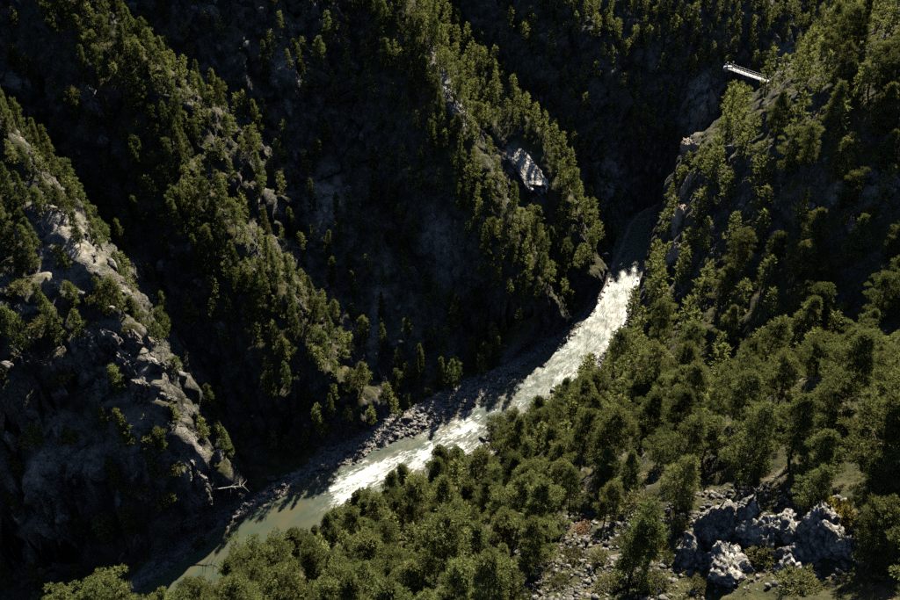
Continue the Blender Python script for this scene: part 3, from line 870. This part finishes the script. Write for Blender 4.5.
outcrop("cliff_outcrop", "tan bare cliff dropping into the dark slot below the footbridge", [
    (700, 118, 3.0, 2.6, 5.0, -0.5), (693, 150, 3.0, 2.4, 5.5, -1.0), (688, 185, 2.8, 2.4, 5.0, -1.0), (680, 222, 2.6, 2.2, 4.6, -1.0), (674, 255, 2.4, 2.0, 4.0, -0.8), (712, 100, 2.6, 2.2, 3.6, -0.5)], 610, M["tan"])
# ------------------------------------------------------------------ boulders and shingle
BOULD = [rock_mesh("boulder", 600 + i, 3, M["boulder"], 9, (1, random.uniform(.7, .95), random.uniform(.55, .8)), 0.05, 0.6, True) for i in range(6)]
def river_pt(s, off):
    x = np.interp(s, RLEN, RS[:, 0]); y = np.interp(s, RLEN, RS[:, 1]); e = 0.5
    tx = np.interp(s + e, RLEN, RS[:, 0]) - x; ty = np.interp(s + e, RLEN, RS[:, 1]) - y; l = math.hypot(tx, ty)
    return x - ty / l * off, y + tx / l * off, np.interp(s, RLEN, RS[:, 2]), np.interp(s, RLEN, RS[:, 3])
sA, sB = RLEN[19], RLEN[46]
nb_ = 0
for k in range(1500):
    if nb_ >= 150: break
    s_ = random.uniform(sA, sB)
    side = random.choice((-1, 1, 1)); hwid = river_pt(s_, 0)[2]
    mode = random.random()
    if mode < 0.40 and s_ > RLEN[22]: off = random.uniform(-1, 1) * hwid * 0.95; where = "standing in the rapids"
    elif side > 0: off = hwid + random.uniform(-1.5, 6); where = "on the shingle at the foot of the spurs"
    else: off = -hwid - random.uniform(-1.5, 4); where = "on the near shingle bank"
    x, y, _, rz = river_pt(s_, off)
    p, nn = ground(x, y)
    if p is None or p.z > rz + 4: continue
    if not visible(p + Vector((0, 0, 0.8)), 2.0): continue
    sc = random.uniform(0.35, 0.75) if random.random() < 0.8 else random.uniform(0.8, 1.35)
    o = obj("boulder", BOULD[nb_ % 6]); nb_ += 1
    o.location = p + Vector((0, 0, sc * 0.3)); o.rotation_euler = (random.uniform(-.2, .2), random.uniform(-.2, .2), random.uniform(0, 6.28)); o.scale = (sc * random.uniform(.9, 1.4), sc, sc)
    big = "large" if sc > 0.8 else "small"
    tag(o, f"{big} rounded grey boulder {where}", "boulder", f"{big} boulders {where}")
print("boulders", nb_)

def stones(name, label, pts, smin_, smax_, mat, sub=1):
    Vr, Fr = ico(sub); J = Join()
    for p in pts:
        sc = min(smin_ * random.random() ** -0.5, smax_ * 1.5)
        v = Vr * (1 + rng.uniform(-.42, .42, (len(Vr), 1))) * np.array([sc * random.uniform(.8, 1.4), sc * random.uniform(.8, 1.4), sc * random.uniform(.5, .9)])
        a = random.uniform(0, 6.28); c, s_ = math.cos(a), math.sin(a)
        v = v @ np.array([[c, -s_, 0], [s_, c, 0], [0, 0, 1]]).T + np.array(p) + [0, 0, sc * .2]
        J.add(v, Fr)
    o = obj(name, J.mesh(name, mat)); tag(o, label, "stones", None, "stuff"); return o

Vn = V.reshape(ny, nx, 3)
DRf, WGf = DR.ravel(), WG.ravel()
inview = (PX > -40) & (PX < 940) & (PY > -30) & (PY < 650) & (PF > 30) & (V[:, 1] < 330)
sel = np.where(inview & (V[:, 1] < 172) & (DRf > -1.6) & (DRf < WGf + 1.0))[0]
sel = rng.choice(sel, min(7000, len(sel)), replace=False)
stones("shingle", "loose grey shingle and cobbles along both river banks", V[sel], 0.12, 0.36, M["boulder"])
# scree on the near slope around the outcrop
sc_mask = inview & (PF < 75) & ((((PX - 620) / 110) ** 2 + ((PY - 570) / 60) ** 2 < 1) | (((PX - 760) / 120) ** 2 + ((PY - 540) / 55) ** 2 < 1))
sel = np.where(sc_mask)[0]; sel = rng.choice(sel, min(6500, len(sel) * 4), replace=True)
stones("scree", "broken pale scree lying around the grey outcrop", V[sel] + rng.uniform(-.3, .3, (len(sel), 3)) * [1, 1, 0] - [0, 0, .05], 0.06, 0.2, M["scree"])

# ------------------------------------------------------------------ low scrub, uncountable
nzf = grid_normals(X, Y, V[:, 2].reshape(ny, nx))[..., 2].ravel()
wgt = np.clip((nzf - 0.30) * 2.2, 0, 1) * (0.35 + 0.65 * (fbm(V / 7.0 + 60, 2) > -0.05))
for (cx, cy, rx, ry, rot, keep) in BARE:
    wgt *= 1 - 0.6 * (ell(cx, cy, rx, ry, rot) > 0)
sel = np.where(inview & (DRf > WGf + 1.0) & (rng.random(len(V)) < wgt * np.where(PF < 95, 0.5, 0.05)))[0]
if len(sel) > 15000: sel = rng.choice(sel, 15000, replace=False)
Csh = V[sel] + rng.uniform(-.2, .2, (len(sel), 3))
scs = rng.uniform(0.5, 1.5, len(sel)) * np.where(PF[sel] < 95, 0.8, 1.0)
k = 3
C3 = np.repeat(Csh, k, 0) + rng.normal(size=(len(sel) * k, 3)) * np.array([.42, .42, .16]) * np.repeat(scs, k)[:, None] + [0, 0, 0.25]
D3 = rng.normal(size=C3.shape) * [1, 1, .5] + [0, 0, .7]; D3 /= np.linalg.norm(D3, axis=1)[:, None]
tn = np.clip(np.repeat(rng.uniform(.05, .95, len(sel)), k), 0, 1)
nearm = np.repeat(PF[sel] < 95, k)
J_ = Join()
for msk, kk, l_, w_ in ((nearm, 12, 0.26, 0.022), (~nearm, 5, 0.52, 0.085)):
    J_.add(*sprays(rng, C3[msk], D3[msk], kk, l_, w_, tint=tn[msk]))
v_, f_, c_ = np.concatenate(J_.V), np.concatenate(J_.F), np.concatenate(J_.C)
scrub = obj("scrub", mesh_np("scrub", v_, f_, M["shrub"], False, c_)); tag(scrub, "low olive scrub and grass tufts covering the slopes", "scrub", None, "stuff")
print("scrub quads", len(f_))

# ------------------------------------------------------------------ single bushes
def bush_mesh(kind, seed, n=190, k=10, ln=0.2, wd=0.026):
    r = np.random.default_rng(seed)
    e = r.normal(size=(n, 3)); e[:, 2] = np.abs(e[:, 2]); e /= np.linalg.norm(e, axis=1)[:, None]
    lump = 0.7 + 0.5 * np.abs(np.sin(e[:, 0] * 5 + seed) * np.cos(e[:, 1] * 4 + seed))
    C = e * (r.uniform(0.35, 1, (n, 1)) ** 0.5) * lump[:, None] * np.array([1, 1, .85])
    v, f, c = sprays(r, C, e, k, ln, wd)
    fol = mesh_np("foliage", v, f, M[kind], False, c)
    J = Join()
    for i in range(9):
        a = i * 2.4; pts = [(0, 0, -0.1), (0.25 * math.cos(a), 0.25 * math.sin(a), .4), (.6 * math.cos(a), .6 * math.sin(a), .75)]
        J.add(*tube(pts, [.03, .022, .01], 4))
    return fol, J.mesh("stem", M["bark"])
BUSH = {}
def bush(px, py, size, kind, label, group=None, tall=1.0):
    p, nn = hit(px, py)
    if p is None: return
    if kind not in BUSH: BUSH[kind] = [bush_mesh(kind, 40 + i) for i in range(3)]
    fol, stm = BUSH[kind][random.randrange(3)]
    e = bpy.data.objects.new({"yellow": "autumn_bush", "orange": "autumn_bush"}.get(kind, "bush"), None); COL.objects.link(e)
    e.location = p; e.rotation_euler = (0, 0, random.uniform(0, 6.28)); e.scale = (size, size, size * tall)
    tag(e, label, "bush", group); obj("foliage", fol, e); obj("stem", stm, e)
bush(585, 532, 1.0, "orange", "rusty orange bush beside the scree")
bush(888, 160, 1.5, "orange", "red-orange bush above the grey outcrop under the footbridge")
bush(872, 214, 1.6, "yellow", "bright yellow bush below the grey outcrop on the pine slope")
bush(848, 222, 1.4, "yellow", "golden yellow bush between pines on the slope under the footbridge", None, 1.3)
bush(838, 520, 1.3, "yellow", "yellow bush behind the right crest of the twin-crested outcrop", None, 1.4)
bush(655, 555, 1.2, "yellow", "yellow-green bush against the grey outcrop", None, 1.2)
for (px, py, sz) in [(640, 512, 1.9), (745, 528, 1.3), (770, 560, 1.5), (700, 590, 1.0), (655, 585, 1.2), (575, 560, 1.1), (620, 545, 0.8), (610, 590, 1.3), (725, 580, 0.8), (545, 560, 1.2), (670, 560, 0.7), (800, 590, 1.5), (600, 560, 0.9), (560, 585, 1.0), (680, 530, 1.0)]:
    bush(px, py, sz, "shrub", ("small " if sz < 1.05 else "") + ("olive green bush rooted in the pale scree" if px < 680 else "olive green bush growing against the grey twin-crested outcrop"),
         ("small " if sz < 1.05 else "") + ("olive bushes in the scree" if px < 680 else "olive bushes round the outcrop"))
for (px, py, sz) in [(150, 440, 2.0), (165, 500, 2.4), (140, 490, 2.2), (175, 470, 1.8), (60, 380, 2.0), (40, 330, 2.2), (130, 330, 1.6), (30, 440, 2.2), (70, 440, 2.0), (90, 300, 1.8), (20, 290, 2.0), (200, 545, 1.4)]:
    bush(px, py, sz, "shrub", ("large" if sz >= 2 else "small") + " dense green bush clinging to the pale cliff over the pool", ("large" if sz >= 2 else "small") + " bushes on the pale cliff")

# ------------------------------------------------------------------ dead wood
def dead_tree(px, py, L, lean, label, seed, name="dead_tree"):
    p, nn = hit(px, py); r = np.random.default_rng(seed)
    root = bpy.data.objects.new(name, None); COL.objects.link(root); root.location = p
    tag(root, label, "dead tree")
    d = np.array(lean, float); d /= np.linalg.norm(d)
    ss = np.linspace(0, 1, 6)
    tp = d * L * ss[:, None] + np.array([0, 0, 0.2]) + r.normal(size=(6, 3)) * 0.05
    v, f = tube(tp, 0.16 * (1.1 - ss), 7); obj("trunk", mesh_np("trunk", v, f, M["dead"], True), root)
    for i in range(14):
        t = r.uniform(0.3, 1); q = tp[0] + (tp[-1] - tp[0]) * t
        dd_ = d * 0.5 + r.normal(size=3) * 0.7; dd_ /= np.linalg.norm(dd_)
        v, f = tube([q, q + dd_ * 0.5 * L * .22, q + dd_ * L * .3 + [0, 0, -.1]], [.055, .035, .012], 4)
        obj("branch", mesh_np("branch", v, f, M["dead"], True), root)
dead_tree(96, 528, 4.5, (0.4, -0.5, 0.75), "bleached bare tree leaning out from the cliff foot", 3)
dead_tree(214, 490, 6.0, (1, 0.1, 0.08), "bleached fallen trunk jutting from the rocks over the shingle", 4, "fallen_tree")
dead_tree(24, 365, 5.0, (0.1, -0.1, 1), "grey standing snag on the cliff spur", 5)
dead_tree(720, 190, 5.0, (-0.4, 0.2, 1), "grey dead snag on the edge of the river slot", 6)

# ------------------------------------------------------------------ suspension footbridge
def box(name, c, size, parent, mat, rotz=0.0, tilt=0.0):
    x, y, z = np.array(size) / 2
    v = np.array([(a, b_, c_) for a in (-x, x) for b_ in (-y, y) for c_ in (-z, z)])
    f = np.array([(0, 1, 3, 2), (4, 6, 7, 5), (0, 4, 5, 1), (2, 3, 7, 6), (0, 2, 6, 4), (1, 5, 7, 3)])
    key = (name, tuple(size))
    if key not in BOXES: BOXES[key] = mesh_np(name, v, f, mat)
    o = obj(name, BOXES[key], parent, c); o.rotation_euler = (0, tilt, rotz); return o
BOXES = {}
bl, br = np.array(at(730, 68, 236)), np.array(at(783, 85, 214))
root = bpy.data.objects.new("footbridge", None); COL.objects.link(root)
mid = (bl + br) / 2; root.location = mid
tag(root, "pale slatted suspension footbridge hung high across the narrow gorge", "footbridge")
dv = br - bl; LB = np.linalg.norm(dv); az = math.atan2(dv[1], dv[0]); u3 = dv / LB; w3 = np.array([-math.sin(az), math.cos(az), 0])
sag = lambda t: -0.25 * 4 * t * (1 - t)
NPL = 52
for i in range(NPL):
    t = (i + .5) / NPL
    box("plank", bl + dv * t + [0, 0, sag(t)] - mid, (LB / NPL * 0.86, 1.7, 0.09), root, M["deck"], az, -math.asin(u3[2]) - 0.25 * 4 * (1 - 2 * t) / LB)
NP = 13
for i in range(NP):
    t = i / (NP - 1)
    q = bl + dv * t + [0, 0, sag(t)] - mid
    box("cross_beam", q + [0, 0, -0.24], (0.28, 2.5, 0.22), root, M["steel"], az)
    for sd_ in (-1, 1):
        box("post", q + w3 * 0.98 * sd_ + [0, 0, 0.5], (0.06, 0.06, 1.25), root, M["steel"], az)
for sd_ in (-1, 1):
    for hz, rr, nm in ((1.12, 0.03, "handrail_cable"), (0.6, 0.02, "mid_cable"), (-0.10, 0.13, "edge_beam")):
        tt = np.linspace(-0.06, 1.06, 20)
        pts = np.array([bl + dv * t + [0, 0, sag(t) + hz] + w3 * 0.98 * sd_ - mid for t in tt])
        v, f = tube(pts, np.full(len(pts), rr), 6); obj(nm, mesh_np(nm, v, f, M["steel"], True), root)
for e, sg in ((bl, -1), (br, 1)):
    box("anchor_block", e + u3 * sg * 0.9 - mid + [0, 0, -0.4], (1.6, 2.6, 1.6), root, M["concrete"], az)
    for sd_ in (-1, 1):
        box("anchor_post", e + u3 * sg * 0.3 + w3 * 1.1 * sd_ - mid + [0, 0, 0.9], (0.25, 0.25, 2.2), root, M["steel"], az)

#@@END@@
